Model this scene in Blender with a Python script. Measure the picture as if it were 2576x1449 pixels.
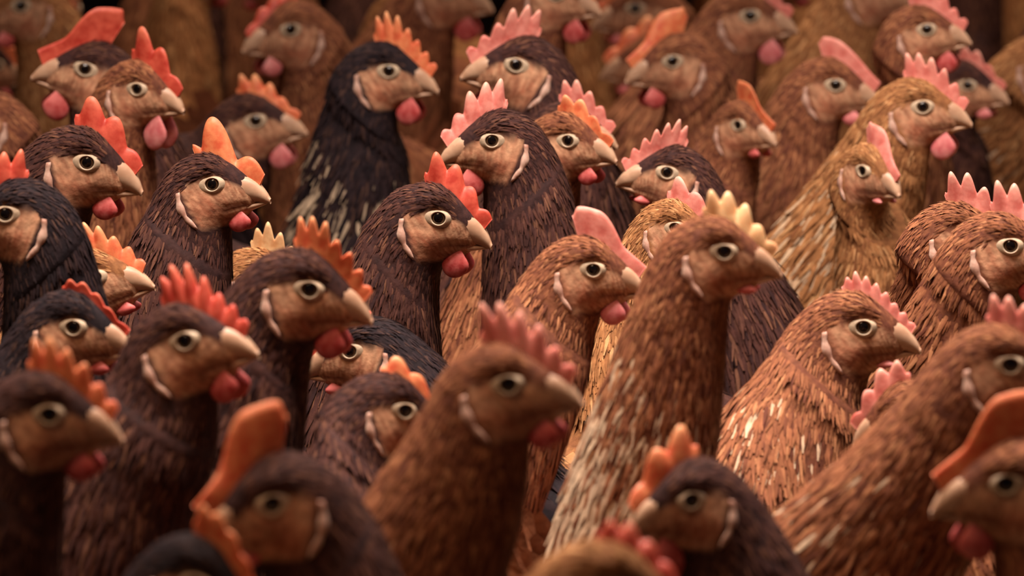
import bpy, math, random
import numpy as np
from mathutils import Matrix, Vector

# ------------------------------------------------------------------ scene, camera, light
for o in list(bpy.data.objects):
    bpy.data.objects.remove(o, do_unlink=True)
scene = bpy.context.scene
C = scene.collection
W, HH = 2576, 1449
F_PX = 15000.0
CAM = np.array([0.0, 0.0, 0.92])
PITCH = math.radians(7.7)

cam_data = bpy.data.cameras.new('camera')
cam_data.sensor_width = 36.0
cam_data.lens = 36.0 * F_PX / W
cam_data.clip_start = 0.05
cam_data.clip_end = 100
cam_data.dof.use_dof = True
cam_data.dof.focus_distance = 4.15
cam_data.dof.aperture_fstop = 11.0
cam = bpy.data.objects.new('camera', cam_data)
C.objects.link(cam)
cam.location = CAM
cam.rotation_euler = (math.pi / 2 - PITCH, 0, 0)
scene.camera = cam

vs = scene.view_settings
vs.view_transform = 'Standard'
vs.look = 'None'
vs.gamma = 1.0
vs.use_curve_mapping = False
vs.exposure = 0.0

world = bpy.data.worlds.new('barn_air')
scene.world = world
world.use_nodes = True
bg = world.node_tree.nodes['Background']
bg.inputs[0].default_value = (0.54, 0.36, 0.46, 1)
bg.inputs[1].default_value = 0.05


def area(name, loc, target, size, size_y, power, color, spread=180):
    d = bpy.data.lights.new(name, 'AREA')
    d.shape = 'RECTANGLE'
    d.size = size
    d.size_y = size_y
    d.energy = power
    d.color = color
    d.spread = math.radians(spread)
    o = bpy.data.objects.new(name, d)
    C.objects.link(o)
    o.location = loc
    v = Vector(target) - Vector(loc)
    o.rotation_euler = v.to_track_quat('-Z', 'Y').to_euler()
    return o


area('ceiling_lamp_main', (0.38, 3.7, 2.6), (0.84, 3.75, 0.3), 0.6, 2.4, 88, (1.0, 0.84, 0.73), 104)
area('ceiling_lamp_warm', (-0.70, 2.7, 2.6), (-0.35, 3.0, 0.3), 0.5, 1.2, 12, (1.0, 0.60, 0.34), 110)
area('added_back_light', (0.2, 6.4, 2.7), (0.25, 6.1, 0.0), 1.6, 0.8, 34, (1.0, 0.74, 0.54), 120)  # added light, brightens the dark background behind the last rows

R = np.random.RandomState(7)


# ------------------------------------------------------------------ materials
def new_mat(name):
    m = bpy.data.materials.new(name)
    m.use_nodes = True
    return m, m.node_tree, m.node_tree.nodes['Principled BSDF']


def mat_plumage(name, scale, amount, rough):
    m, nt, b = new_mat(name)
    a = nt.nodes.new('ShaderNodeVertexColor')
    a.layer_name = 'Col'
    tc = nt.nodes.new('ShaderNodeTexCoord')
    n = nt.nodes.new('ShaderNodeTexNoise')
    n.inputs['Scale'].default_value = scale
    n.inputs['Detail'].default_value = 5
    r = nt.nodes.new('ShaderNodeMapRange')
    r.inputs[1].default_value = 0.3
    r.inputs[2].default_value = 0.7
    r.inputs[3].default_value = 1 - amount
    r.inputs[4].default_value = 1 + amount
    mx = nt.nodes.new('ShaderNodeMix')
    mx.data_type = 'RGBA'
    mx.blend_type = 'MULTIPLY'
    mx.inputs[0].default_value = 1
    nt.links.new(tc.outputs['Object'], n.inputs['Vector'])
    nt.links.new(n.outputs[0], r.inputs[0])
    nt.links.new(a.outputs['Color'], mx.inputs[6])
    nt.links.new(r.outputs[0], mx.inputs[7])
    nt.links.new(mx.outputs[2], b.inputs['Base Color'])
    b.inputs['Roughness'].default_value = rough
    b.inputs['Specular IOR Level'].default_value = 0.12
    bp = nt.nodes.new('ShaderNodeBump')
    bp.inputs['Strength'].default_value = 0.35
    bp.inputs['Distance'].default_value = 0.002
    nt.links.new(n.outputs[0], bp.inputs['Height'])
    nt.links.new(bp.outputs[0], b.inputs['Normal'])
    return m


def mat_flesh(name, col, col2, sss=0.25, scale=160, rough=0.5, spec=0.35, tips=False):
    m, nt, b = new_mat(name)
    tc = nt.nodes.new('ShaderNodeTexCoord')
    n = nt.nodes.new('ShaderNodeTexNoise')
    n.inputs['Scale'].default_value = scale
    n.inputs['Detail'].default_value = 4
    r = nt.nodes.new('ShaderNodeValToRGB')
    r.color_ramp.elements[0].position = 0.35
    r.color_ramp.elements[1].position = 0.68
    r.color_ramp.elements[0].color = (*col, 1)
    r.color_ramp.elements[1].color = (*col2, 1)
    nt.links.new(tc.outputs['Object'], n.inputs['Vector'])
    nt.links.new(n.outputs[0], r.inputs[0])
    if tips:          # thin paler points of the comb
        a = nt.nodes.new('ShaderNodeVertexColor')
        a.layer_name = 'Col'
        mx = nt.nodes.new('ShaderNodeMix')
        mx.data_type = 'RGBA'
        mx.inputs[7].default_value = (*tips, 1)
        nt.links.new(a.outputs['Color'], mx.inputs[0])
        nt.links.new(r.outputs[0], mx.inputs[6])
        nt.links.new(mx.outputs[2], b.inputs['Base Color'])
    else:
        nt.links.new(r.outputs[0], b.inputs['Base Color'])
    b.inputs['Roughness'].default_value = rough
    b.inputs['Specular IOR Level'].default_value = spec
    if sss:
        b.inputs['Subsurface Weight'].default_value = sss
        b.inputs['Subsurface Radius'].default_value = (1.0, 0.3, 0.2)
        b.inputs['Subsurface Scale'].default_value = 0.004
    bp = nt.nodes.new('ShaderNodeBump')
    bp.inputs['Strength'].default_value = 0.25
    bp.inputs['Distance'].default_value = 0.001
    nt.links.new(n.outputs[0], bp.inputs['Height'])
    nt.links.new(bp.outputs[0], b.inputs['Normal'])
    return m


M_BODY = mat_plumage('hen_skin_and_down', 180, 0.30, 0.75)
M_FEATHER = mat_plumage('hen_feathers', 130, 0.22, 0.8)
COMBS = {  # pink and orange partly carry the white and warm lamplight in the colour
    'pink': mat_flesh('comb_pink', (0.55, 0.135, 0.11), (0.72, 0.27, 0.22), tips=(0.80, 0.46, 0.36)),
    'red': mat_flesh('comb_red', (0.42, 0.035, 0.02), (0.60, 0.10, 0.06), tips=(0.66, 0.20, 0.11)),
    'orange': mat_flesh('comb_orange', (0.58, 0.10, 0.04), (0.72, 0.24, 0.10), tips=(0.76, 0.42, 0.20)),
    'pale': mat_flesh('comb_pale', (0.60, 0.30, 0.13), (0.75, 0.48, 0.25), tips=(0.80, 0.58, 0.34)),
}
M_WATTLE = mat_flesh('wattle_red', (0.40, 0.045, 0.045), (0.62, 0.16, 0.15))
M_WATTLE_PINK = mat_flesh('wattle_pink', (0.55, 0.13, 0.14), (0.72, 0.27, 0.26))
M_LOBE = mat_flesh('earlobe_pale', (0.36, 0.18, 0.13), (0.60, 0.42, 0.34), 0.1)
M_LID = mat_flesh('eyelid_skin', (0.42, 0.31, 0.21), (0.54, 0.42, 0.30), 0.1, 300)
M_BEAK = mat_flesh('beak_horn', (0.42, 0.24, 0.15), (0.56, 0.36, 0.24), 0.05, 90, 0.4, 0.4)
M_SHANK = mat_flesh('shank_yellow', (0.55, 0.36, 0.10), (0.65, 0.45, 0.16), 0, 200, 0.6)
M_NOSTRIL = mat_flesh('nostril_dark', (0.06, 0.03, 0.02), (0.09, 0.05, 0.03), 0)


def mat_eye():
    m, nt, b = new_mat('eye_amber')
    tc = nt.nodes.new('ShaderNodeTexCoord')
    sp = nt.nodes.new('ShaderNodeSeparateXYZ')
    cx = nt.nodes.new('ShaderNodeCombineXYZ')
    ln = nt.nodes.new('ShaderNodeVectorMath')
    ln.operation = 'LENGTH'
    r = nt.nodes.new('ShaderNodeValToRGB')
    e = r.color_ramp.elements
    e[0].position = 0.0
    e[0].color = (0.003, 0.002, 0.002, 1)
    e[1].position = 1.0
    e[1].color = (0.02, 0.01, 0.006, 1)
    for p, c in ((0.60, (0.004, 0.003, 0.003, 1)), (0.68, (0.085, 0.042, 0.018, 1)), (0.92, (0.05, 0.026, 0.014, 1))):
        q = e.new(p)
        q.color = c
    mul = nt.nodes.new('ShaderNodeMath')
    mul.operation = 'MULTIPLY'
    mul.inputs[1].default_value = 1 / 0.0052
    nt.links.new(tc.outputs['Object'], sp.inputs[0])
    nt.links.new(sp.outputs[0], cx.inputs[0])
    nt.links.new(sp.outputs[2], cx.inputs[2])
    nt.links.new(cx.outputs[0], ln.inputs[0])
    nt.links.new(ln.outputs['Value'], mul.inputs[0])
    nt.links.new(mul.outputs[0], r.inputs[0])
    nt.links.new(r.outputs[0], b.inputs['Base Color'])
    b.inputs['Roughness'].default_value = 0.12
    return m


M_EYE = mat_eye()


# ------------------------------------------------------------------ mesh helpers
def mesh_from(name, v, quads=None, tris=None, col=None, smooth=True, mats=()):
    me = bpy.data.meshes.new(name)
    nq = 0 if quads is None else len(quads)
    ntr = 0 if tris is None else len(tris)
    loops = []
    if nq:
        loops.append(np.asarray(quads).ravel())
    if ntr:
        loops.append(np.asarray(tris).ravel())
    loops = np.concatenate(loops).astype(np.int32)
    starts = np.concatenate([np.arange(nq) * 4, nq * 4 + np.arange(ntr) * 3]).astype(np.int32)
    me.vertices.add(len(v))
    me.vertices.foreach_set('co', np.asarray(v, dtype=np.float32).ravel())
    me.loops.add(len(loops))
    me.loops.foreach_set('vertex_index', loops)
    me.polygons.add(nq + ntr)
    me.polygons.foreach_set('loop_start', starts)
    me.update(calc_edges=True)
    if smooth:
        me.polygons.foreach_set('use_smooth', np.ones(nq + ntr, dtype=bool))
    if col is not None:
        a = me.color_attributes.new('Col', 'FLOAT_COLOR', 'POINT')
        c = np.ones((len(v), 4), dtype=np.float32)
        c[:, :3] = col
        a.data.foreach_set('color', c.ravel())
    for m in mats:
        me.materials.append(m)
    me.validate()
    return me


def link(name, me, parent=None, matrix=None):
    o = bpy.data.objects.new(name, me)
    C.objects.link(o)
    if parent is not None:
        o.parent = parent
    if matrix is not None:
        o.matrix_local = matrix
    return o


def grid_quads(n, m, wrap=True, off=0):
    i, j = np.meshgrid(np.arange(n - 1), np.arange(m if wrap else m - 1), indexing='ij')
    j2 = (j + 1) % m
    return (np.stack([i * m + j, i * m + j2, (i + 1) * m + j2, (i + 1) * m + j], -1).reshape(-1, 4) + off)


def srgb(r, g, b):
    c = np.array([r, g, b]) / 255.0
    return np.where(c <= 0.04045, c / 12.92, ((c + 0.055) / 1.055) ** 2.4)


def smooth(a, b, x):
    t = np.clip((x - a) / (b - a), 0, 1)
    return t * t * (3 - 2 * t)


def catmull(pts, ts):
    pts = np.asarray(pts, float)
    n = len(pts)
    ts = np.clip(ts, 0, n - 1 - 1e-6)
    i = ts.astype(int)
    f = (ts - i)[:, None]
    p0 = pts[np.clip(i - 1, 0, n - 1)]
    p1 = pts[i]
    p2 = pts[np.clip(i + 1, 0, n - 1)]
    p3 = pts[np.clip(i + 2, 0, n - 1)]
    return 0.5 * (2 * p1 + (p2 - p0) * f + (2 * p0 - 5 * p1 + 4 * p2 - p3) * f ** 2 + (3 * p1 - p0 - 3 * p2 + p3) * f ** 3)


# ------------------------------------------------------------------ the hen, standing along +X
# dorsal x,z   ventral x,z   half width   neck weight
PROFILE = [
    (-.135, .205, -.132, .190, .006, 0),
    (-.128, .225, -.120, .170, .024, 0),
    (-.108, .246, -.102, .145, .042, 0),
    (-.078, .262, -.075, .126, .055, 0),
    (-.042, .274, -.040, .113, .062, 0),
    (-.012, .284, .000, .110, .064, 0),
    (.004, .294, .040, .124, .062, 0),
    (.012, .306, .070, .152, .058, .05),
    (.010, .318, .087, .190, .054, .15),
    (.013, .333, .093, .230, .049, .30),
    (.0165, .349, .0935, .267, .0445, .46),
    (.0205, .365, .092, .299, .0400, .62),
    (.0250, .381, .090, .325, .0350, .76),
    (.0305, .396, .088, .346, .0300, .88),
    (.0380, .410, .0875, .3625, .0256, .96),
    (.0475, .4215, .088, .372, .0224, 1),
    (.0590, .4295, .0905, .3785, .0200, 1),
    (.073, .4335, .0945, .3815, .0178, 1),
    (.085, .4325, .099, .3835, .0156, 1),
    (.095, .4265, .1035, .3855, .0130, 1),
    (.1035, .4195, .1075, .388, .0102, 1),
    (.1095, .4135, .1105, .391, .0075, 1),
    (.1125, .4085, .113, .395, .0048, 1),
    (.114, .404, .1143, .400, .0015, 1),
]
PROFILE = np.array(PROFILE)
NR, NM = 110, 40
_t = np.concatenate([np.linspace(0, 14, 66, endpoint=False), np.linspace(14, 23, NR - 66)])
_pr = catmull(PROFILE, _t)
RING_T = _t
RING_W = np.clip(np.interp(_t, np.arange(len(PROFILE)), PROFILE[:, 5]), 0, 1)
PHI = np.linspace(0, 2 * np.pi, NM, endpoint=False)
EYE = np.array([.0865, .0150, .4115])
PIVOT = np.array([.070, 0.0, .392])


def canonical_grid():
    D, V, w = _pr[:, 0:2], _pr[:, 2:4], np.maximum(_pr[:, 4], 1e-4)
    cen = (D + V) / 2
    half = (D - V) / 2
    c, s = np.cos(PHI), np.sin(PHI)
    ce = np.sign(c) * np.abs(c) ** 0.9
    se = np.sign(s) * np.abs(s) ** 0.9
    x = cen[:, None, 0] + half[:, None, 0] * ce[None]
    z = cen[:, None, 1] + half[:, None, 1] * ce[None]
    y = w[:, None] * se[None]
    g = np.stack([x, y, z], -1)
    # brow ridge, eye socket and cheek on the head
    d_e = ((x - EYE[0]) / .011) ** 2 + ((z - EYE[2]) / .008) ** 2
    y_add = -0.0016 * np.exp(-d_e * 1.2)
    d_b = ((x - .088) / .013) ** 2 + ((z - .4235) / .0045) ** 2
    y_add = y_add + 0.0034 * np.exp(-d_b)
    d_g = np.where((x > .086) & (x < .108), ((z - (.3935 - .10 * np.clip(.100 - x, 0, 1))) / .0013) ** 2, 50)
    y_add = y_add - 0.0016 * np.exp(-d_g)
    d_c = ((x - .078) / .012) ** 2 + ((z - .392) / .010) ** 2
    y_add = y_add + 0.0018 * np.exp(-d_c)
    hw = (RING_T > 12.5)[:, None]
    g[..., 1] += np.sign(y) * y_add * hw * np.abs(se)[None]
    # keel groove of the breast feathers
    return g


GRID = canonical_grid()
GRID_CEN = GRID.mean(1)


def skin_mask(x, z):
    """bare face: from the ear lobe to the beak, under the dark brow and lores, down to the jaw"""
    back = smooth(.0625, .0655, x - .45 * (.408 - z))
    line = np.where(x > .0865, .4195 - .62 * (x - .0865), .4195 - .30 * (.0865 - x))
    top = smooth(.0, .0030, line - z)
    low = smooth(.3790, .3830, z)
    return back * top * low


def pose(p, w, ring_x, twist, pitch, roll, dx, dz):
    """bend the canonical hen: w = neck weight of each point"""
    p = p.copy()
    w2 = smooth(.72, 1.0, w)
    q = p - PIVOT
    a = pitch * w2
    ca, sa = np.cos(a), np.sin(a)
    x = q[..., 0] * ca + q[..., 2] * sa
    z = -q[..., 0] * sa + q[..., 2] * ca
    y = q[..., 1]
    r = roll * w2
    cr, sr = np.cos(r), np.sin(r)
    y, z = y * cr - z * sr, y * sr + z * cr
    p = np.stack([x, y, z], -1) + PIVOT
    ax = np.where(w > 0.9, PIVOT[0], np.minimum(ring_x, PIVOT[0]))
    tw = twist * smooth(0.05, 1.0, w)
    ct, st = np.cos(tw), np.sin(tw)
    qx = p[..., 0] - ax
    X = ax + qx * ct - p[..., 1] * st
    Y = qx * st + p[..., 1] * ct
    ws = w * 0.5 + 0.5 * smooth(0, 1, w)
    return np.stack([X + dx * ws, Y, p[..., 2] + dz * w], -1)


def head_matrix(twist, pitch, roll, dx, dz):
    return (Matrix.Translation((dx + PIVOT[0], 0, dz + PIVOT[2])) @ Matrix.Rotation(twist, 4, 'Z')
            @ Matrix.Rotation(roll, 4, 'X') @ Matrix.Rotation(pitch, 4, 'Y') @ Matrix.Translation((-PIVOT[0], 0, -PIVOT[2])))


# plumage tones: (dark, mid, light) of the feathers, pale streak colour
TONES = {
    'rust': (srgb(84, 46, 36), srgb(128, 80, 55), srgb(164, 114, 80)),
    'dark': (srgb(42, 26, 27), srgb(68, 41, 36), srgb(104, 70, 54)),  # deepened: some shade of the dim left side is put into the feathers
    'black': (srgb(24, 19, 24), srgb(40, 29, 32), srgb(74, 52, 44)),
    'tan': (srgb(112, 70, 44), srgb(152, 104, 66), srgb(188, 144, 100)),
}
PALE = srgb(206, 182, 154)
SKIN_A, SKIN_B = srgb(148, 98, 74), srgb(192, 148, 116)


def blades(root, direc, nrm, length, width, lift, c_root, c_tip):
    """pointed feather blades: 7 vertices, raised mid-rib"""
    side = np.cross(direc, nrm)
    side /= np.linalg.norm(side, axis=1, keepdims=True) + 1e-9
    L, Wd = length[:, None], width[:, None]
    a = root - nrm * L * 0.05
    mid = root + direc * L * 0.55 + nrm * (lift * 0.45)[:, None]
    tip = root + direc * L + nrm * lift[:, None]
    v = np.stack([a - side * Wd * .30, a + side * Wd * .30,
                  mid - side * Wd * .5, mid + nrm * Wd * .13, mid + side * Wd * .5,
                  tip - side * Wd * .16, tip + side * Wd * .16], 1)
    n = len(root)
    cm = c_root * 0.45 + c_tip * 0.55
    c = np.stack([c_root, c_root, cm, cm, cm, c_tip, c_tip], 1)
    b = (np.arange(n) * 7)[:, None]
    quads = np.concatenate([b + np.array([[2, 3, 6, 5]])])
    tris = np.concatenate([b + np.array([[0, 3, 2]]), b + np.array([[0, 1, 3]]), b + np.array([[1, 4, 3]]), b + np.array([[3, 4, 6]])])
    return v.reshape(-1, 3), quads, tris, c.reshape(-1, 3)


def sample_grid(G, ti, pj):
    i = np.clip(ti.astype(int), 0, NR - 2)
    f = (ti - i)[:, None]
    j0 = np.floor(pj).astype(int) % NM
    j1 = (j0 + 1) % NM
    g = (pj - np.floor(pj))[:, None]
    A = G[i, j0] * (1 - g) + G[i, j1] * g
    B = G[i + 1, j0] * (1 - g) + G[i + 1, j1] * g
    P = A * (1 - f) + B * f
    ip = np.clip(i + 3, 0, NR - 1)
    im = np.clip(i - 3, 0, NR - 1)
    tan = G[im, j0] - G[ip, j0]
    tan /= np.linalg.norm(tan, axis=1, keepdims=True) + 1e-9
    jp = (j0 + 2) % NM
    jm = (j0 - 2) % NM
    rd = G[i, jp] - G[i, jm]
    nrm = np.cross(tan, rd)
    nrm /= np.linalg.norm(nrm, axis=1, keepdims=True) + 1e-9
    out = P - G[i].mean(1)
    sgn = np.sign((nrm * out).sum(1))[:, None]
    nrm = nrm * np.where(sgn == 0, 1, sgn)
    return P, tan, nrm


def ring_index(t):
    return np.interp(t, RING_T, np.arange(NR))


def tone_colors(rng, n, tone, pale, z_rel):
    d, m, l = TONES[tone]
    u = (.5 + .5 * np.sign(rng.rand(n) - .5) * rng.rand(n) ** 1.8)[:, None]
    base = np.where(u < .5, d + (m - d) * (u / .5), m + (l - m) * ((u - .5) / .5) ** 1.6)
    tip = base * (1.0 + .22 * rng.rand(n)[:, None])
    if pale > 0:
        k = (rng.rand(n) < pale * z_rel)[:, None]
        mixv = rng.uniform(.5, 1.0, n)[:, None]
        tip = np.where(k, tip * (1 - mixv) + PALE * mixv, tip)
        base = np.where(k, base * .55 + PALE * .45, base)
    return base, tip


def make_body(rng, tone, ps):
    """skin and down of one hen in its pose (one continuous mesh) and its hackle"""
    w = np.repeat(RING_W[:, None], NM, 1)
    rx = np.repeat(GRID_CEN[:, None, 0], NM, 1)
    G = pose(GRID, w, rx, *ps)
    x, z = GRID[..., 0], GRID[..., 2]
    m = skin_mask(x, z) * (RING_T > 13)[:, None]
    d, md, l = TONES[tone]
    nz = rng.rand(NR, NM, 1)
    fe = d * (1 - nz * .8) + md * nz * .8
    sk = SKIN_A * (1 - nz) + SKIN_B * nz
    # the cheek below the eye is ruddier, the lores paler
    rd = np.exp(-(((x - .082) / .012) ** 2 + ((z - .392) / .008) ** 2))[..., None]
    sk = sk * (1 - rd * .55) + srgb(140, 66, 44) * rd * .55
    gp = np.where((x > .084) & (x < .108), np.exp(-((z - (.3935 - .10 * np.clip(.100 - x, 0, 1))) / .0014) ** 2), 0)[..., None]
    sk = sk * (1 - gp * .7) + srgb(96, 44, 36) * gp * .7
    col = fe * (1 - m[..., None]) + sk * m[..., None]
    v = np.concatenate([G.reshape(-1, 3), G[0].mean(0)[None], G[-1].mean(0)[None]])
    col = np.concatenate([col.reshape(-1, 3), d[None], srgb(180, 130, 90)[None]])
    q = grid_quads(NR, NM)[:, ::-1]
    j = np.arange(NM)
    a = NR * NM
    t0 = np.stack([np.full(NM, a), j, (j + 1) % NM], -1)
    e = (NR - 1) * NM
    t1 = np.stack([np.full(NM, a + 1), e + (j + 1) % NM, e + j], -1)
    me = mesh_from('body', v, q, np.concatenate([t0, t1]), col, True, (M_BODY,))
    return me, G


def make_hackle(rng, tone, pale, G):
    # neck and head feathers follow the posed surface
    n1, n2 = 5200, 2000
    t = np.concatenate([rng.uniform(6.6, 13.6, n1) , rng.uniform(13.2, 19.5, n2)])
    ti = ring_index(t)
    pj = rng.rand(n1 + n2) * NM
    Pc, _, _ = sample_grid(GRID, ti, pj)
    keep = (skin_mask(Pc[:, 0], Pc[:, 2]) < .12) | (t < 13) 
    keep &= ~((Pc[:, 0] > .095) & (np.abs(Pc[:, 2] - .39) < .012))
    t, ti, pj = t[keep], ti[keep], pj[keep]
    P, tan, nrm = sample_grid(G, ti, pj)
    n = len(t)
    k = smooth(6.5, 15.5, t)
    L = (.040 * (1 - k) + .0085 * k) * rng.uniform(.75, 1.25, n)
    Wd = (.0044 * (1 - k) + .0014 * k) * rng.uniform(.75, 1.25, n)
    lift = L * (.015 + .08 * rng.rand(n) ** 2)
    wob = rng.normal(0, .13, (n, 1))
    side = np.cross(tan, nrm)
    direc = tan + side * wob
    direc /= np.linalg.norm(direc, axis=1, keepdims=True)
    c0, c1 = tone_colors(rng, n, tone, pale, 1 - smooth(9.5, 12.5, t))
    v, q, tr, c = blades(P, direc, nrm, L, Wd, lift, c0, c1)
    return mesh_from('hackle', v, q, tr, c, False, (M_FEATHER,))


def make_torso_plumage(rng, tone, pale):
    n = 3000
    t = rng.uniform(0.4, 7.6, n)
    ti = ring_index(t)
    pj = rng.rand(n) * NM
    P, tan, nrm = sample_grid(GRID, ti, pj)
    L = .034 * rng.uniform(.7, 1.2, n) * (0.55 + 0.45 * smooth(0.2, 2.0, t))
    Wd = .0095 * rng.uniform(.7, 1.2, n)
    lift = L * (-.10 + .14 * rng.rand(n))
    c0, c1 = tone_colors(rng, n, tone, 0, np.ones(n))
    v, q, tr, c = blades(P, tan, nrm, L, Wd, lift, c0, c1)
    return mesh_from('plumage', v, q, tr, c, False, (M_FEATHER,))


def make_wing(rng, tone, pale, side):
    """folded wing: padded shell, three rows of coverts, long flight feathers"""
    nu, nv = 16, 12
    u = np.linspace(0, 1, nu)[:, None]
    vv = np.linspace(0, 1, nv)[None]
    t = 7.0 - 5.6 * u + 0 * vv
    top = 40 + 10 * u
    bot = 112 - 34 * u ** 1.5
    ph = np.radians(top + (bot - top) * vv)
    pj = ph / (2 * np.pi) * NM
    P, tan, nrm = sample_grid(GRID, ring_index(t.ravel()), pj.ravel())
    bulge = (np.sin(np.pi * np.clip(vv, 0, 1)) ** .6 * np.sin(np.pi * np.clip(.08 + u * .85, 0, 1)) ** .6).ravel()
    S = P + nrm * (.001 + .011 * bulge)[:, None]
    d, m, l = TONES[tone]
    parts_v = [S]
    cols = [np.repeat(m[None], nu * nv, 0)]
    quads = [grid_quads(nu, nv, False)]
    tris = [np.zeros((0, 3), int)]
    off = nu * nv
    rows = [(.05, .035, .014, 10, .040), (.20, .038, .015, 11, .04), (.38, .046, .016, 11, .04), (.58, .075, .017, 9, .02), (.80, .085, .015, 7, .0)]
    for (u0, L0, W0, cnt, lf) in rows:
        uu = np.full(cnt, u0) + rng.uniform(-.02, .02, cnt)
        v0 = np.linspace(.08, .94, cnt)
        tp = 40 + 10 * uu
        bt = 112 - 34 * uu ** 1.5
        pj = np.radians(tp + (bt - tp) * v0) / (2 * np.pi) * NM
        P, tan, nrm = sample_grid(GRID, ring_index(7.0 - 5.6 * uu), pj)
        bl = np.sin(np.pi * v0) ** .6 * np.sin(np.pi * np.clip(.08 + uu * .85, 0, 1)) ** .6
        P = P + nrm * (.003 + .011 * bl)[:, None]
        L = L0 * rng.uniform(.9, 1.1, cnt)
        c0, c1 = tone_colors(rng, cnt, tone, pale, np.ones(cnt))
        direc = tan - nrm * .12
        direc /= np.linalg.norm(direc, axis=1, keepdims=True)
        v, q, tr, c = blades(P, direc, nrm, L, np.full(cnt, W0 * 1.25), L * lf, c0, c1)
        parts_v.append(v)
        cols.append(c)
        quads.append(q + off)
        tris.append(tr + off)
        off += len(v)
    V = np.concatenate(parts_v)
    if side < 0:
        V = V * np.array([1, -1, 1])
    return mesh_from('wing', V, np.concatenate(quads), np.concatenate(tris), np.concatenate(cols), False, (M_FEATHER,))


def make_tail(rng, tone, pale):
    root, direc, nrm = [], [], []
    for s in (-1, 1):
        for k in range(7):
            a = math.radians(62 - 9 * k)
            dv = np.array([-math.cos(a), s * (.10 + .05 * k) * .55, math.sin(a)])
            root.append([-.100 - .002 * k, s * (.003 + .0035 * k), .238 - .006 * k])
            direc.append(dv / np.linalg.norm(dv))
            nv = np.array([-.15, s, .25])
            nrm.append(nv / np.linalg.norm(nv))
    root, direc, nrm = map(np.array, (root, direc, nrm))
    nrm = nrm - direc * (nrm * direc).sum(1, keepdims=True)
    nrm /= np.linalg.norm(nrm, axis=1, keepdims=True)
    n = len(root)
    L = rng.uniform(.046, .058, n)
    c0, c1 = tone_colors(rng, n, tone, pale, np.ones(n))
    v, q, tr, c = blades(root, direc, nrm, L, np.full(n, .020), L * .05, c0, c1)
    return mesh_from('tail', v, q, tr, c, False, (M_FEATHER,))


def tube(path, rad, m=8):
    path = np.array(path, float)
    rad = np.array(rad, float)
    n = len(path)
    tg = np.gradient(path, axis=0)
    tg /= np.linalg.norm(tg, axis=1, keepdims=True)
    ref = np.array([0, 1.0, 0])
    a = np.cross(tg, ref)
    a /= np.linalg.norm(a, axis=1, keepdims=True) + 1e-9
    b = np.cross(tg, a)
    th = np.linspace(0, 2 * np.pi, m, endpoint=False)
    v = path[:, None] + rad[:, None, None] * (a[:, None] * np.cos(th)[None, :, None] + b[:, None] * np.sin(th)[None, :, None])
    return v.reshape(-1, 3), grid_quads(n, m)


def merge(parts):
    vs_, qs, off = [], [], 0
    for v, q in parts:
        vs_.append(v)
        qs.append(q + off)
        off += len(v)
    return np.concatenate(vs_), np.concatenate(qs)


def make_leg():
    ps = [tube([(-.035, 0, .165), (-.028, 0, .130), (-.020, 0, .100), (-.016, 0, .086)], [.030, .024, .012, .008], 10),
          tube([(-.016, 0, .092), (-.012, 0, .060), (-.006, 0, .020), (-.002, 0, .008)], [.0075, .0065, .0062, .0075], 8)]
    for ang, ln in ((0, .055), (32, .046), (-32, .046), (180, .026)):
        c, s = math.cos(math.radians(ang)), math.sin(math.radians(ang))
        ps.append(tube([(-.002, 0, .009), (c * ln * .5, s * ln * .5, .0085), (c * ln * .85, s * ln * .85, .006), (c * ln, s * ln, .001)], [.006, .0048, .0038, .0012], 8))
    v, q = merge(ps)
    v[:, 2] = np.maximum(v[:, 2], 0.0)
    return mesh_from('leg', v, q, None, None, True, (M_SHANK,))


_crown_x = _pr[::-1][:, 0]


def crown_z(x):
    sel = RING_T > 14.0
    return np.interp(x, _pr[sel, 0], _pr[sel, 1])


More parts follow.
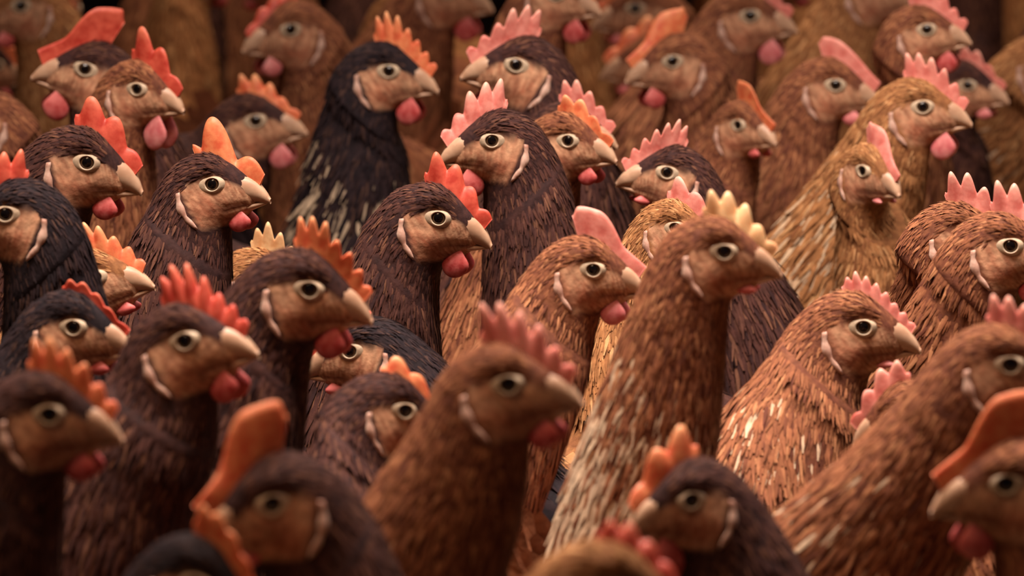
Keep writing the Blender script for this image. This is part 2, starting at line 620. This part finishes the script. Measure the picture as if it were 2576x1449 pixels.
def make_comb(rng, n, h, mat, front=.1165, back=.072, depth=.55, rear=1.0):
    """single comb: serrated fleshy blade along the crown"""
    nu, nv = 72, 7
    u = np.linspace(0, 1, nu)
    bx = front + (back - front) * u
    bz = np.where(bx < .104, crown_z(np.clip(bx, .05, .104)), .4190 - (bx - .104) * .86) - .003
    env = (.30 + .70 * smooth(-.05, .75, u)) * (1 - smooth(.80, 1.0, u) * (1 - .45 * rear) ) * (1 - smooth(.97, 1.0, u) * .5)
    ph = u * n + .25
    saw = np.abs(np.sin(np.pi * ph)) ** 1.25
    amp = np.interp(np.floor(ph), np.arange(n + 2), rng.uniform(.75, 1.2, n + 2))
    if n <= 1:
        env = .42 + .58 * smooth(.0, .9, u) * (1 - .5 * smooth(.9, 1, u))
        saw = np.ones(nu)
    elif n == 2 and depth < .4:
        env = .34 + .66 * smooth(.30, .66, u) * (1 - .45 * smooth(.90, 1.0, u))
        saw = .92 + .08 * np.cos(u * 14)
    hh = h * env * ((1 - depth) + depth * saw * amp) + .0035
    ang = np.radians(58 + 52 * u)
    dx_, dz_ = np.cos(ang), np.sin(ang)
    v1 = np.linspace(0, 1, nv)
    X = bx[:, None] + dx_[:, None] * hh[:, None] * v1[None]
    Z = bz[:, None] + dz_[:, None] * hh[:, None] * v1[None]
    th = (.0034 * (1 - .70 * v1) * np.sqrt(np.clip(1 - v1 ** 4, 0, 1)) + .0003)[None] * (.35 + .65 * np.sin(np.pi * np.clip(u, .04, .96)) ** .5)[:, None]
    bend = rng.uniform(-.004, .004) * v1[None] ** 2 * np.sin(np.pi * u)[:, None] + rng.uniform(-.0015, .0015) * np.sin(u * 9)[:, None] * v1[None]
    Lf = np.stack([X, bend + th, Z], -1).reshape(-1, 3)
    Rt = np.stack([X, bend - th, Z], -1).reshape(-1, 3)
    cc = np.tile((smooth(.5, 1.05, v1 * (hh / hh.max())[:, None]) * (.75 if n > 2 else .3)).reshape(-1, 1), (2, 3))
    q1 = grid_quads(nu, nv, False)
    q2 = grid_quads(nu, nv, False, nu * nv)[:, ::-1]
    i = np.arange(nu - 1)
    top = np.stack([i * nv + nv - 1, (i + 1) * nv + nv - 1, nu * nv + (i + 1) * nv + nv - 1, nu * nv + i * nv + nv - 1], -1)[:, ::-1]
    j = np.arange(nv - 1)
    f0 = np.stack([j, j + 1, nu * nv + j + 1, nu * nv + j], -1)
    e = (nu - 1) * nv
    f1 = np.stack([e + j, e + j + 1, nu * nv + e + j + 1, nu * nv + e + j], -1)[:, ::-1]
    return mesh_from('comb', np.concatenate([Lf, Rt]), np.concatenate([q1, q2, top, f0, f1]), None, cc, True, (mat,))


def ellip(c, r, nu=12, nv=14, fn=None):
    th = np.linspace(0.02, np.pi - 0.02, nu)[:, None]
    ph = np.linspace(0, 2 * np.pi, nv, endpoint=False)[None]
    p = np.stack([np.sin(th) * np.cos(ph), np.sin(th) * np.sin(ph), np.cos(th) + 0 * ph], -1)
    if fn:
        p = fn(p)
    v = (p * np.array(r) + np.array(c)).reshape(-1, 3)
    return v, grid_quads(nu, nv)


def make_wattle(size, side, mat):
    def fn(p):
        z = p[..., 2]
        k = .55 + .45 * smooth(.9, -.2, z)
        q = p.copy()
        q[..., 0] *= k
        q[..., 0] += .25 * (1 - z) * -.4
        q[..., 1] *= (.6 + .4 * smooth(1, -.3, z))
        return q
    v, q = ellip((.1015, side * .0080, .3885 - .0090 * size), (.0104 * (.55 + .45 * size), .0030, .0112 * size), 14, 16, fn)
    return mesh_from('wattle', v, q, None, None, True, (mat,))


def make_lobe(side):
    """pale fold of skin along the back edge of the face"""
    n, m = 12, 8
    t = np.linspace(0, 1, n)
    cx = .0615 + .0125 * t - .004 * np.sin(np.pi * t)
    cz = .4085 - .0275 * t
    # lie on the side of the head
    sel = GRID[(RING_T > 13) & (RING_T < 20)][:, 1:NM // 2].reshape(-1, 3)
    cy = np.array([sel[np.argmin((sel[:, 0] - x) ** 2 + (sel[:, 2] - z) ** 2), 1] for x, z in zip(cx, cz)])
    cy = np.convolve(np.pad(cy, 2, mode='edge'), np.ones(5) / 5, 'valid') + .0002
    wd = .0030 * np.sin(np.pi * np.clip(.10 + t * .86, 0, 1)) ** .6 * (.55 + .55 * np.abs(np.cos(2.4 * np.pi * t)))
    a = np.linspace(0, 2 * np.pi, m, endpoint=False)
    v = np.stack([cx[:, None] + wd[:, None] * np.cos(a), side * (cy[:, None] + .55 * wd[:, None] * np.sin(a)), cz[:, None] + .25 * wd[:, None] * np.cos(a)], -1).reshape(-1, 3)
    v = np.concatenate([v, v[:m].mean(0)[None], v[-m:].mean(0)[None]])
    j = np.arange(m)
    k = n * m
    tr = np.concatenate([np.stack([np.full(m, k), (j + 1) % m, j], -1), np.stack([np.full(m, k + 1), (n - 1) * m + j, (n - 1) * m + (j + 1) % m], -1)])
    return mesh_from('earlobe', v, grid_quads(n, m), tr, None, True, (M_LOBE,))


def make_upper_beak():
    n, m = 14, 14
    t = np.linspace(0, 1, n)
    top = np.stack([.1035 + .0200 * t, .4170 - .0100 * t - .0115 * t ** 3], -1)
    bot = np.stack([.1000 + .0228 * t, .3945 + .0002 * t - .0030 * t ** 3], -1)
    wd = .0090 * (1 - t ** 1.6) ** .8 * (1 - .25 * t) + .0016
    cen, half = (top + bot) / 2, (top - bot) / 2
    ph = np.linspace(0, 2 * np.pi, m, endpoint=False)
    c, s = np.cos(ph), np.sin(ph)
    v = np.stack([cen[:, None, 0] + half[:, None, 0] * c, wd[:, None] * np.sign(s) * np.abs(s) ** .8, cen[:, None, 1] + half[:, None, 1] * c], -1).reshape(-1, 3)
    q = grid_quads(n, m)
    e = (n - 1) * m
    v = np.concatenate([v, v[e:e + m].mean(0)[None] + np.array([[.0006, 0, -.0006]])])
    j = np.arange(m)
    return mesh_from('upper_beak', v, q, np.stack([np.full(m, n * m), e + (j + 1) % m, e + j], -1), None, True, (M_BEAK,))


def make_lower_beak():
    n, m = 10, 12
    t = np.linspace(0, 1, n)
    top = np.stack([.098 + .0225 * t, .3950 - .0008 * t], -1)
    bot = np.stack([.098 + .0225 * t, .3860 + .0062 * t], -1)
    wd = .0085 * (1 - t) ** .7 + .0008
    cen, half = (top + bot) / 2, (top - bot) / 2
    ph = np.linspace(0, 2 * np.pi, m, endpoint=False)
    c, s = np.cos(ph), np.sin(ph)
    v = np.stack([cen[:, None, 0] + 0 * c, wd[:, None] * s, cen[:, None, 1] + half[:, None, 1] * c], -1).reshape(-1, 3)
    q = grid_quads(n, m)
    e = (n - 1) * m
    v = np.concatenate([v, v[e:e + m].mean(0)[None] + np.array([[.0006, 0, 0]])])
    j = np.arange(m)
    return mesh_from('lower_beak', v, q, np.stack([np.full(m, n * m), e + (j + 1) % m, e + j], -1), None, True, (M_BEAK,))


def make_eye():
    v, q = ellip((0, 0, 0), (.0054, .0054, .0036), 14, 18)
    v = v[:, [0, 2, 1]]
    return mesh_from('eye', v, q, None, None, True, (M_EYE,))


def make_lid(side):
    """almond ring of pale bare skin round the eye"""
    n, m = 28, 8
    a = np.linspace(0, 2 * np.pi, n, endpoint=False)
    ca, sa = np.cos(a), np.sin(a)
    rx = np.where(ca < 0, .0122, .0092)
    prof = [(.44, .0022), (.50, .0034), (.62, .0034), (.80, .0024), (.96, .0008), (1.08, -.0016), (1.0, -.004), (.5, -.004)]
    v = []
    for k, h in prof:
        X = ca * rx * k
        Z = np.where(sa > 0, sa * .0062, sa * .0080) * k
        if k <= .62:
            X = ca * .0049 * (k / .44) ** .5
            Z = np.where(sa > 0, .0040, .0046) * sa * (k / .44) ** .5
        v.append(np.stack([X, np.full(n, side * h), Z], -1))
    v = np.array(v).reshape(-1, 3)
    q = grid_quads(len(prof), n)
    return mesh_from('eyelid', v, q, None, None, True, (M_LID,))


def make_nostril(side):
    v, q = ellip((.1090, side * .0064, .4060), (.0022, .0012, .0009), 6, 8)
    return mesh_from('nostril', v, q, None, None, True, (M_NOSTRIL,))


LEG = make_leg()
UPPER, LOWER = make_upper_beak(), make_lower_beak()
EYE_ME = make_eye()
LIDS = {1: make_lid(1), -1: make_lid(-1)}
LOBES = {1: make_lobe(1), -1: make_lobe(-1)}
NOSTRILS = {1: make_nostril(1), -1: make_nostril(-1)}
SHARED = {}


def shared(tone, pale):
    pale = {.30: .9, .75: .3}.get(pale, 0)
    key = (tone, pale)
    if key not in SHARED:
        r = np.random.RandomState(11 + 7 * len(SHARED))
        SHARED[key] = (make_torso_plumage(r, tone, pale), make_wing(r, tone, pale, 1), make_wing(r, tone, pale, -1), make_tail(r, tone, pale))
    return SHARED[key]


def pixel_ray(px, py):
    x, y = (px - W / 2) / F_PX, (HH / 2 - py) / F_PX
    c, s = math.cos(PITCH), math.sin(PITCH)
    return np.array([x, c + y * s, -s + y * c])


GROUP = 'brown hens of the barn flock'
HEAD_LEN = .063


def rot2(a, v):
    return np.array([math.cos(a) * v[0] - math.sin(a) * v[1], math.sin(a) * v[0] + math.cos(a) * v[1], v[2]])


def solve(h):
    """where the hen stands and how far its neck stretches so that the head is where it was seen"""
    hd = math.radians(h['yaw'])
    bd = hd + math.radians(h['turn'])
    twist = hd - bd
    Pw = CAM + pixel_ray(h['x'], h['y']) * h['dist']
    side = -1.0 if math.sin(hd + math.pi / 2) > 0 else 1.0        # the eye towards the camera
    pitch, roll, dx = math.radians(h['pitch']), math.radians(h.get('roll', 0)), h['lean']
    e = np.array([EYE[0], side * (EYE[1] + .0035), EYE[2]])
    hm = head_matrix(twist, pitch, roll, dx, 0)
    ep = np.array(hm @ Vector(e))
    k = min(max(h['len'] * h['dist'] / (F_PX * HEAD_LEN), .86), 1.16)
    dz = Pw[2] / k - ep[2]
    off = rot2(bd, np.array([ep[0], ep[1], 0])) * k
    base = np.array([Pw[0] - off[0], Pw[1] - off[1], 0.0])
    return base, bd, k, twist, pitch, roll, dx, dz, Pw[2]


# ------------------------------------------------------------------ the flock
# ------------------------------------------------------------------ the barn
def mat_litter():
    m, nt, b = new_mat('barn_litter')
    tc = nt.nodes.new('ShaderNodeTexCoord')
    n = nt.nodes.new('ShaderNodeTexNoise')
    n.inputs['Scale'].default_value = 60
    n.inputs['Detail'].default_value = 8
    r = nt.nodes.new('ShaderNodeValToRGB')
    r.color_ramp.elements[0].color = (*srgb(52, 38, 28), 1)
    r.color_ramp.elements[1].color = (*srgb(130, 100, 66), 1)
    bp = nt.nodes.new('ShaderNodeBump')
    bp.inputs['Distance'].default_value = .01
    nt.links.new(tc.outputs['Object'], n.inputs['Vector'])
    nt.links.new(n.outputs[0], r.inputs[0])
    nt.links.new(n.outputs[0], bp.inputs['Height'])
    nt.links.new(bp.outputs[0], b.inputs['Normal'])
    nt.links.new(r.outputs[0], b.inputs['Base Color'])
    b.inputs['Roughness'].default_value = .95
    return m


def mat_wall():
    m, nt, b = new_mat('barn_wall_paint')
    tc = nt.nodes.new('ShaderNodeTexCoord')
    n = nt.nodes.new('ShaderNodeTexNoise')
    n.inputs['Scale'].default_value = 3
    n.inputs['Detail'].default_value = 8
    r = nt.nodes.new('ShaderNodeValToRGB')
    r.color_ramp.elements[0].color = (*srgb(96, 80, 58), 1)
    r.color_ramp.elements[1].color = (*srgb(140, 122, 92), 1)
    nt.links.new(tc.outputs['Object'], n.inputs['Vector'])
    nt.links.new(n.outputs[0], r.inputs[0])
    nt.links.new(r.outputs[0], b.inputs['Base Color'])
    b.inputs['Roughness'].default_value = .85
    return m


def box(name, lo, hi, m):
    lo, hi = np.array(lo), np.array(hi)
    v = np.array([[(lo, hi)[(i >> a) & 1][a] for a in range(3)] for i in range(8)])
    q = np.array([[0, 2, 3, 1], [4, 5, 7, 6], [0, 1, 5, 4], [2, 6, 7, 3], [0, 4, 6, 2], [1, 3, 7, 5]])
    o = link(name, mesh_from(name, v, q, None, None, False, (m,)))
    o['kind'] = 'structure'
    return o


ml, mw = mat_litter(), mat_wall()
for nm, lo, hi, m_, lb in (
        ('floor', (-5, -1.5, -.1), (5, 12, 0), ml, 'barn floor covered with brown litter'),
        ('wall_back', (-5, 12, -.1), (5, 12.2, 3.2), mw, 'dim buff painted barn wall beyond the flock'),
        ('wall_left', (-5.2, -1.5, -.1), (-5, 12.2, 3.2), mw, 'dim buff side wall of the barn'),
        ('wall_right', (5, -1.5, -.1), (5.2, 12.2, 3.2), mw, 'dim buff side wall of the barn')):
    o = box(nm, lo, hi, m_)
    o['label'] = lb
    o['category'] = nm.split('_')[0]


# eye x, eye y, head length (px), heading, beak-down pitch, neck lean, body turn, tone, pale streaks,
# comb colour, spikes, comb height, wattle size, wattle colour, label
FLOCK = [
    (460, 860, 275, -22, -14, 0.051, 24, 'dark', 0, 'red', 7, 0.03, 1.0, 'red', 'dark-headed hen with a bright red serrated comb and scarlet wattle', 3.401),
    (775, 730, 265, -14, 6, 0.051, 20, 'dark', 0, 'orange', 7, 0.028, 1.1, 'red', 'dark brown hen with a spiky orange comb, beak tipped down over a pale-ringed eye', 3.576),
    (1275, 970, 288, -16, -8, 0.061, -1, 'rust', 0, 'pink', 6, 0.032, 0.9, 'red', 'large brown hen with a tall pink comb and drooping dark red wattle', 3.148),
    (1820, 635, 240, -10, 0, 0.04, -1, 'rust', 0.75, 'pale', 5, 0.024, 0.35, 'red', 'upright long-necked hen with cream-streaked hackle and short yellowish comb', 3.555),
    (2170, 825, 240, -10, 0, 0.051, 43, 'rust', 0.15, 'pink', 8, 0.016, 0.3, 'pink', 'rusty hen with a low pale pink comb and wide pale-rimmed eye, wattles tiny', 3.841),
    (2540, 920, 270, -12, 0, 0.095, -6, 'rust', 0.15, 'pink', 6, 0.025, 0.8, 'red', 'rust-brown hen with a very long neck stretched forward above the red-combed hen', 3.364),
    (2535, 1220, 300, -168, 0, 0.029, -2, 'rust', 0, 'orange', 2, 0.034, 1.1, 'red', 'hen with a tall rounded orange-red comb lobe above a pale horn beak', 3.121),
    (1745, 1260, 265, -150, 4, 0.041, -5, 'dark', 0, 'orange', 3, 0.026, 1.5, 'red', 'dark-naped hen with orange-flushed face, turned away from the cream-streaked hen', 3.216),
    (690, 1270, 310, -152, 8, 0.026, -10, 'dark', 0, 'orange', 2, 0.036, 0.5, 'red', 'hen with a very big floppy orange comb rising over its beak', 3.003),
    (485, 1472, 300, -35, 8, 0.033, 13, 'black', 0, 'orange', 5, 0.022, 0.8, 'red', 'blackish-headed low hen in front of the hen with the big floppy comb', 2.911),
    (120, 1045, 290, -14, -2, 0.032, 11, 'dark', 0, 'orange', 6, 0.026, 0.9, 'red', 'hen with a yellowish face, amber-lit eye and swept orange comb, throat dark', 3.109),
    (180, 825, 245, -24, 0, 0.041, 8, 'black', 0, 'red', 5, 0.01, 0.5, 'red', 'black-capped hen with a buff eye ring and hardly any comb', 3.695),
    (235, 700, 225, -12, -14, 0.042, 7, 'tan', 0, 'orange', 6, 0.026, 0.5, 'red', 'small hen with golden cheek and throat and upright orange-red comb', 3.976),
    (15, 540, 240, -172, 0, 0.008, 18, 'black', 0, 'red', 5, 0.024, 0.9, 'red', 'black-necked hen with a white ear lobe looking away from the flock', 3.829),
    (215, 410, 235, -14, 7, 0.052, 1, 'dark', 0, 'red', 3, 0.028, 0.9, 'red', 'brown hen with a smooth upright red comb, tan face and dark breast', 4.305),
    (530, 465, 222, -18, -8, 0.021, 30, 'dark', 0, 'orange', 2, 0.032, 0.8, 'red', 'dark brown hen with a two-pointed orange-yellow comb', 4.202),
    (640, 305, 198, -14, -9, 0.051, -4, 'dark', 0, 'orange', 5, 0.02, 1.1, 'pink', 'brown hen with a dark eye patch, orange comb and magenta wattle', 5.215),
    (215, 175, 212, -172, -14, 0.022, -5, 'dark', 0, 'red', 2, 0.036, 1.2, 'red', 'hen with a long flat red comb and grey eye ring', 4.806),
    (340, 225, 192, -32, 2, 0.017, 0, 'rust', 0, 'red', 3, 0.034, 1.6, 'pink', 'small-headed hen with a thick red comb and large crimson wattles', 4.631),
    (735, 75, 195, -150, 2, 0.024, 32, 'rust', 0, 'red', 4, 0.014, 0.9, 'pink', 'brown-faced hen with yellowish cheek feathers and pink wattle', 5.475),
    (975, 180, 200, -16, 0, 0.007, -41, 'black', 0.45, 'orange', 7, 0.032, 1.2, 'red', 'black-necked hen with white-streaked lower hackle and tall orange saw-tooth comb', 4.947),
    (1300, 165, 215, -170, -10, 0.023, -50, 'dark', 0, 'pink', 6, 0.034, 0.9, 'red', 'dark-naped hen with a tall pink comb of thin pointed spikes', 4.738),
    (1240, 355, 212, -164, 0, 0.011, -16, 'dark', 0, 'pink', 5, 0.032, 1.2, 'red', 'hen with a slanted rosy comb and pale hanging ear lobe, neck black-brown', 4.343),
    (1425, 355, 195, -26, 0, 0.037, 22, 'rust', 0, 'orange', 4, 0.02, 0.8, 'red', 'hen with a ginger crown, short comb and red-tinged cheek', 4.471),
    (1680, 435, 196, -168, -10, 0.046, -13, 'dark', 0, 'pink', 7, 0.03, 0.4, 'red', 'hen with a raspberry comb and greyish pink face, head sunk low', 4.478),
    (1100, 550, 226, -14, 6, 0.025, 9, 'dark', 0, 'red', 4, 0.028, 1.1, 'red', 'dark brown hen with a smooth red-pink comb and pale ear lobe', 4.037),
    (1490, 680, 222, -14, 2, 0.104, 42, 'rust', 0, 'pink', 2, 0.027, 1.0, 'pink', 'hen with smooth ginger nape and broad plain pink comb, neck stretched forward', 3.843),
    (1695, 575, 190, -30, 0, 0.031, 58, 'tan', 0, 'pink', 3, 0.026, 0.5, 'pink', 'pale-faced hen peeping out behind the cream-streaked hen', 4.235),
    (2320, 270, 200, -12, -3, 0.054, -17, 'tan', 0.3, 'pink', 6, 0.03, 1.2, 'pink', 'golden-tan hen with a jagged bright pink comb and glossy pink wattle', 4.747),
    (2100, 215, 186, -16, 2, 0.037, -11, 'rust', 0, 'pink', 1, 0.022, 0.7, 'pink', 'hen with a narrow smooth pale pink comb and white-pink ear lobe', 5.068),
    (2165, 430, 168, -58, 6, 0.021, -75, 'tan', 0.5, 'pink', 2, 0.024, 0.3, 'pink', 'small hen facing out with comb seen edge-on, against the golden-tan hen', 4.616),
    (1885, 40, 187, -14, -4, 0.05, 30, 'rust', 0, 'pink', 5, 0.026, 1.2, 'pink', 'ginger hen with white ear lobe and curled pink wattle', 5.531),
    (2330, 75, 176, -14, -6, 0.053, -75, 'rust', 0, 'pink', 6, 0.032, 1.1, 'red', 'brown hen with fleshy rose comb and dark crimson wattle', 5.078),
    (1695, 155, 190, -160, 2, 0.007, 39, 'rust', 0, 'orange', 2, 0.026, 1.0, 'red', 'brown hen with a blunt orange comb and dull red wattle under the beak', 5.261),
    (1618, 152, 178, -176, 0, 0.03, 4, 'rust', 0, 'orange', 3, 0.022, 0.6, 'red', 'hen showing only yellowish beak and orange comb beyond the blunt-combed hen', 5.842),
    (1852, 315, 165, -50, 0, 0.032, 44, 'rust', 0, 'orange', 2, 0.026, 0.5, 'red', 'small shaded hen with a peaked orange-red comb between two necks', 4.976),
    (1600, 22, 180, -168, 2, 0.044, 54, 'rust', 0, 'orange', 4, 0.02, 0.6, 'red', 'buff-faced hen with long cheek feathers', 5.932),
    (1125, -18, 182, -14, 0, 0.031, -8, 'rust', 0, 'orange', 5, 0.026, 1.2, 'red', 'rusty hen with orange-lit beak and maroon wattle, eyes out of sight', 5.803),
    (1395, -12, 180, -24, 0, 0.028, 6, 'rust', 0, 'orange', 5, 0.026, 1.2, 'red', 'brown hen with a yellowish beak and reddish throat, top of head hidden', 5.284),
    (55, 15, 180, -155, 4, 0.038, 5, 'tan', 0, 'orange', 4, 0.02, 0.8, 'red', 'yellow-cheeked hen with rounded brown nape among dark feathers', 5.586),
    (2205, -28, 185, -14, -2, 0.028, 0, 'tan', 0, 'pink', 5, 0.026, 0.9, 'pink', 'buff hen with long white ear lobe and pinkish wattle, eye hidden', 5.632),
    (2432, 215, 165, -24, 0, 0.03, -60, 'dark', 0, 'pink', 4, 0.018, 0.6, 'pink', 'dark-capped hen mostly hidden past the jagged pink comb', 5.366),
    (2540, 620, 230, -14, 0, 0.047, -22, 'rust', 0, 'pink', 5, 0.028, 1.0, 'red', 'reddish-brown hen with rosy comb and pale drooping ear lobe', 3.942),
    (2432, 590, 222, -10, -2, 0.073, -80, 'rust', 0, 'pink', 5, 0.028, 0.7, 'pink', 'red-brown hen whose crown and pink comb rise behind its neighbour', 4.066),
    (2250, 1050, 200, 172, 14, 0.03, -2, 'rust', 0, 'pink', 4, 0.022, 0.4, 'pink', 'hen with head lowered, a smooth pink comb showing beside a long neck', 3.698),
    (1020, 1035, 240, 14, 8, 0.075, 60, 'dark', 0, 'orange', 3, 0.014, 0.5, 'red', 'hunched dark brown hen with smooth rounded nape, face hidden', 3.566),
    (668, 705, 205, -8, 4, 0.02, -45, 'tan', 0, 'pale', 6, 0.026, 0.5, 'red', 'hen with a cream-coloured comb, head hidden behind the spiky-combed hen', 4.317),
    (880, 885, 225, 176, 6, 0.054, 0, 'black', 0, 'red', 4, 0.014, 0.5, 'red', 'blackish hunched hen with small buff beak under another beak', 3.948),
    (1560, 1492, 325, -8, 4, 0.058, 9, 'tan', 0.5, 'red', 5, 0.014, 0.8, 'red', 'tan-crowned low hen in front of the cream-streaked hen', 2.809),
    (-70, 300, 205, -170, 0, 0.016, 57, 'rust', 0, 'red', 5, 0.024, 0.8, 'red', 'hen of which only a brown neck shows beside the black-necked hen', 4.889),
    (2640, 160, 190, -14, 0, 0.05, -75, 'tan', 0.1, 'pink', 5, 0.024, 0.8, 'pink', 'hen of which only a broad ginger neck shows near the golden-tan hen', 5.556),
    (1440, 325, 180, -14, 0, 0.08, 10, 'dark', 0, 'pink', 5, 0.03, 0.6, 'pink', 'hen whose pink comb alone shows above the ginger-crowned hen', 4.61),
]

# hens standing farther back and at the edges: x, y, heading, size, tone, comb, neck stretch, neighbour
BACK_ROWS = [
    (-0.393, 6.281, 42, 0.984, 'tan', 'pink', -0.001, 'maroon-wattled hen'),
    (-0.167, 6.079, -48, 0.952, 'tan', 'red', -0.002, 'maroon-wattled hen'),
    (-0.46, 5.939, -79, 0.954, 'rust', 'orange', 0.014, 'maroon-wattled hen'),
    (-0.17, 6.292, 197, 0.932, 'rust', 'pink', 0.016, 'maroon-wattled hen'),
    (0.474, 5.999, -22, 0.939, 'dark', 'red', -0.002, 'broad ginger neck'),
    (0.172, 6.949, 169, 0.997, 'rust', 'pink', 0.005, 'buff-faced hen'),
    (-0.446, 6.578, 39, 0.936, 'rust', 'red', 0.003, 'maroon-wattled hen'),
    (-0.09, 6.705, 154, 0.998, 'rust', 'orange', 0.018, 'buff-faced hen'),
    (-0.363, 6.981, -11, 0.994, 'rust', 'red', 0.019, 'buff-faced hen'),
    (0.515, 7.075, 39, 0.957, 'dark', 'pink', -0.006, 'buff-faced hen'),
    (0.209, 6.438, 11, 0.933, 'tan', 'pink', 0.003, 'buff-faced hen'),
    (0.301, 6.789, -156, 0.966, 'tan', 'orange', -0.01, 'buff-faced hen'),
    (-0.42, 6.786, 31, 0.99, 'dark', 'orange', -0.001, 'buff-faced hen'),
    (-0.204, 6.519, 58, 0.941, 'dark', 'red', 0.006, 'buff-faced hen'),
    (-0.122, 7.077, 186, 1.018, 'tan', 'red', -0.009, 'buff-faced hen'),
    (-0.594, 5.76, 26, 0.976, 'dark', 'orange', -0.043, 'yellow-cheeked hen'),
    (0.545, 5.24, 120, 1.004, 'dark', 'pink', -0.01, 'fleshy rose-combed hen'),
    (0.059, 6.257, 91, 0.943, 'tan', 'red', 0.009, 'buff hen with long ear lobe'),
    (0.654, 6.672, 160, 0.971, 'tan', 'red', 0.016, 'broad ginger neck'),
    (0.288, 6.604, -1, 0.96, 'tan', 'red', -0.005, 'brown-faced hen'),
]
KEYS = ('x', 'y', 'len', 'yaw', 'pitch', 'lean', 'turn', 'tone', 'pale', 'comb', 'spikes', 'comb_h', 'wattle', 'wcol', 'label', 'dist')


def make_hen(idx, row):
    h = dict(zip(KEYS, row))
    base, bd, k, twist, pitch, roll, dx, dz, hz = solve(h)
    return build_hen(idx, h, base, bd, k, (twist, pitch, roll, dx, dz))


def build_hen(idx, h, base, bd, k, ps):
    rng = np.random.RandomState(100 + idx)
    root = bpy.data.objects.new('brown_hen', None)
    root.empty_display_size = .05
    C.objects.link(root)
    root.location = base
    root.rotation_euler = (0, 0, bd)
    root.scale = (k, k, k)
    root['label'] = h['label']
    root['category'] = 'hen'
    root['group'] = h.get('group', GROUP)
    me, G = make_body(rng, h['tone'], ps)
    body = link('body', me, root)
    hk = link('hackle', make_hackle(rng, h['tone'], h['pale'], G), body)
    hk['kind'] = 'stuff'
    pl, wl, wr, tl = shared(h['tone'], h['pale'])
    p = link('plumage', pl, body)
    p['kind'] = 'stuff'
    link('wing', wl, root)
    link('wing', wr, root)
    link('tail', tl, root)
    for s in (1, -1):
        link('leg', LEG, root, Matrix.Translation((0.005, s * .042, 0)))
    hm = head_matrix(*ps)
    link('comb', make_comb(rng, h['spikes'], h['comb_h'] * .78, COMBS[h['comb']], depth=.85 if 'two-pointed' in h['label'] else .22 if 'floppy comb' in h['label'] else .22 if 'floppy orange' in h['label'] else .5 if h['spikes'] > 2 else .28), root, hm)
    ub = link('upper_beak', UPPER, root, hm)
    link('lower_beak', LOWER, root, hm)
    for s in (1, -1):
        link('nostril', NOSTRILS[s], ub)
        link('earlobe', LOBES[s], root, hm)
        wm = M_WATTLE if h['wcol'] == 'red' else M_WATTLE_PINK
        key = (h['wattle'], s, h['wcol'])
        if key not in SHARED:
            SHARED[key] = make_wattle(h['wattle'] * .85, s, wm)
        link('wattle', SHARED[key], root, hm)
        em = hm @ Matrix.Translation((EYE[0], s * (EYE[1] - .0008), EYE[2])) @ Matrix.Rotation(-s * math.radians(8), 4, 'Z') @ Matrix.Rotation(s*math.radians(6), 4, 'X')
        e = link('eye', EYE_ME, root, em)
        link('eyelid', LIDS[s], e)
    return root


for i, row in enumerate(FLOCK):
    make_hen(i, row)

# hens standing farther back: necks, backs and combs seen between the heads in front
back_rng = np.random.RandomState(5)
TONE_WORD = {'rust': 'rust-brown', 'dark': 'dark brown', 'tan': 'golden-tan'}
for i, (bx_, by_, hd_, k_, tone, comb, dz_, near) in enumerate(BACK_ROWS):
    h = dict(tone=tone, pale=0, comb=comb, spikes=5, comb_h=.026, wattle=.8, wcol='red', group='hens of the last rows',
             label='%s %s-combed hen in the last rows behind the %s' % (TONE_WORD[tone], comb, near))
    build_hen(200 + i, h, np.array([bx_, by_, 0]), math.radians(hd_), k_,
              (math.radians(back_rng.uniform(-20, 20)), math.radians(back_rng.uniform(-8, 8)), 0, back_rng.uniform(0, .02), dz_))
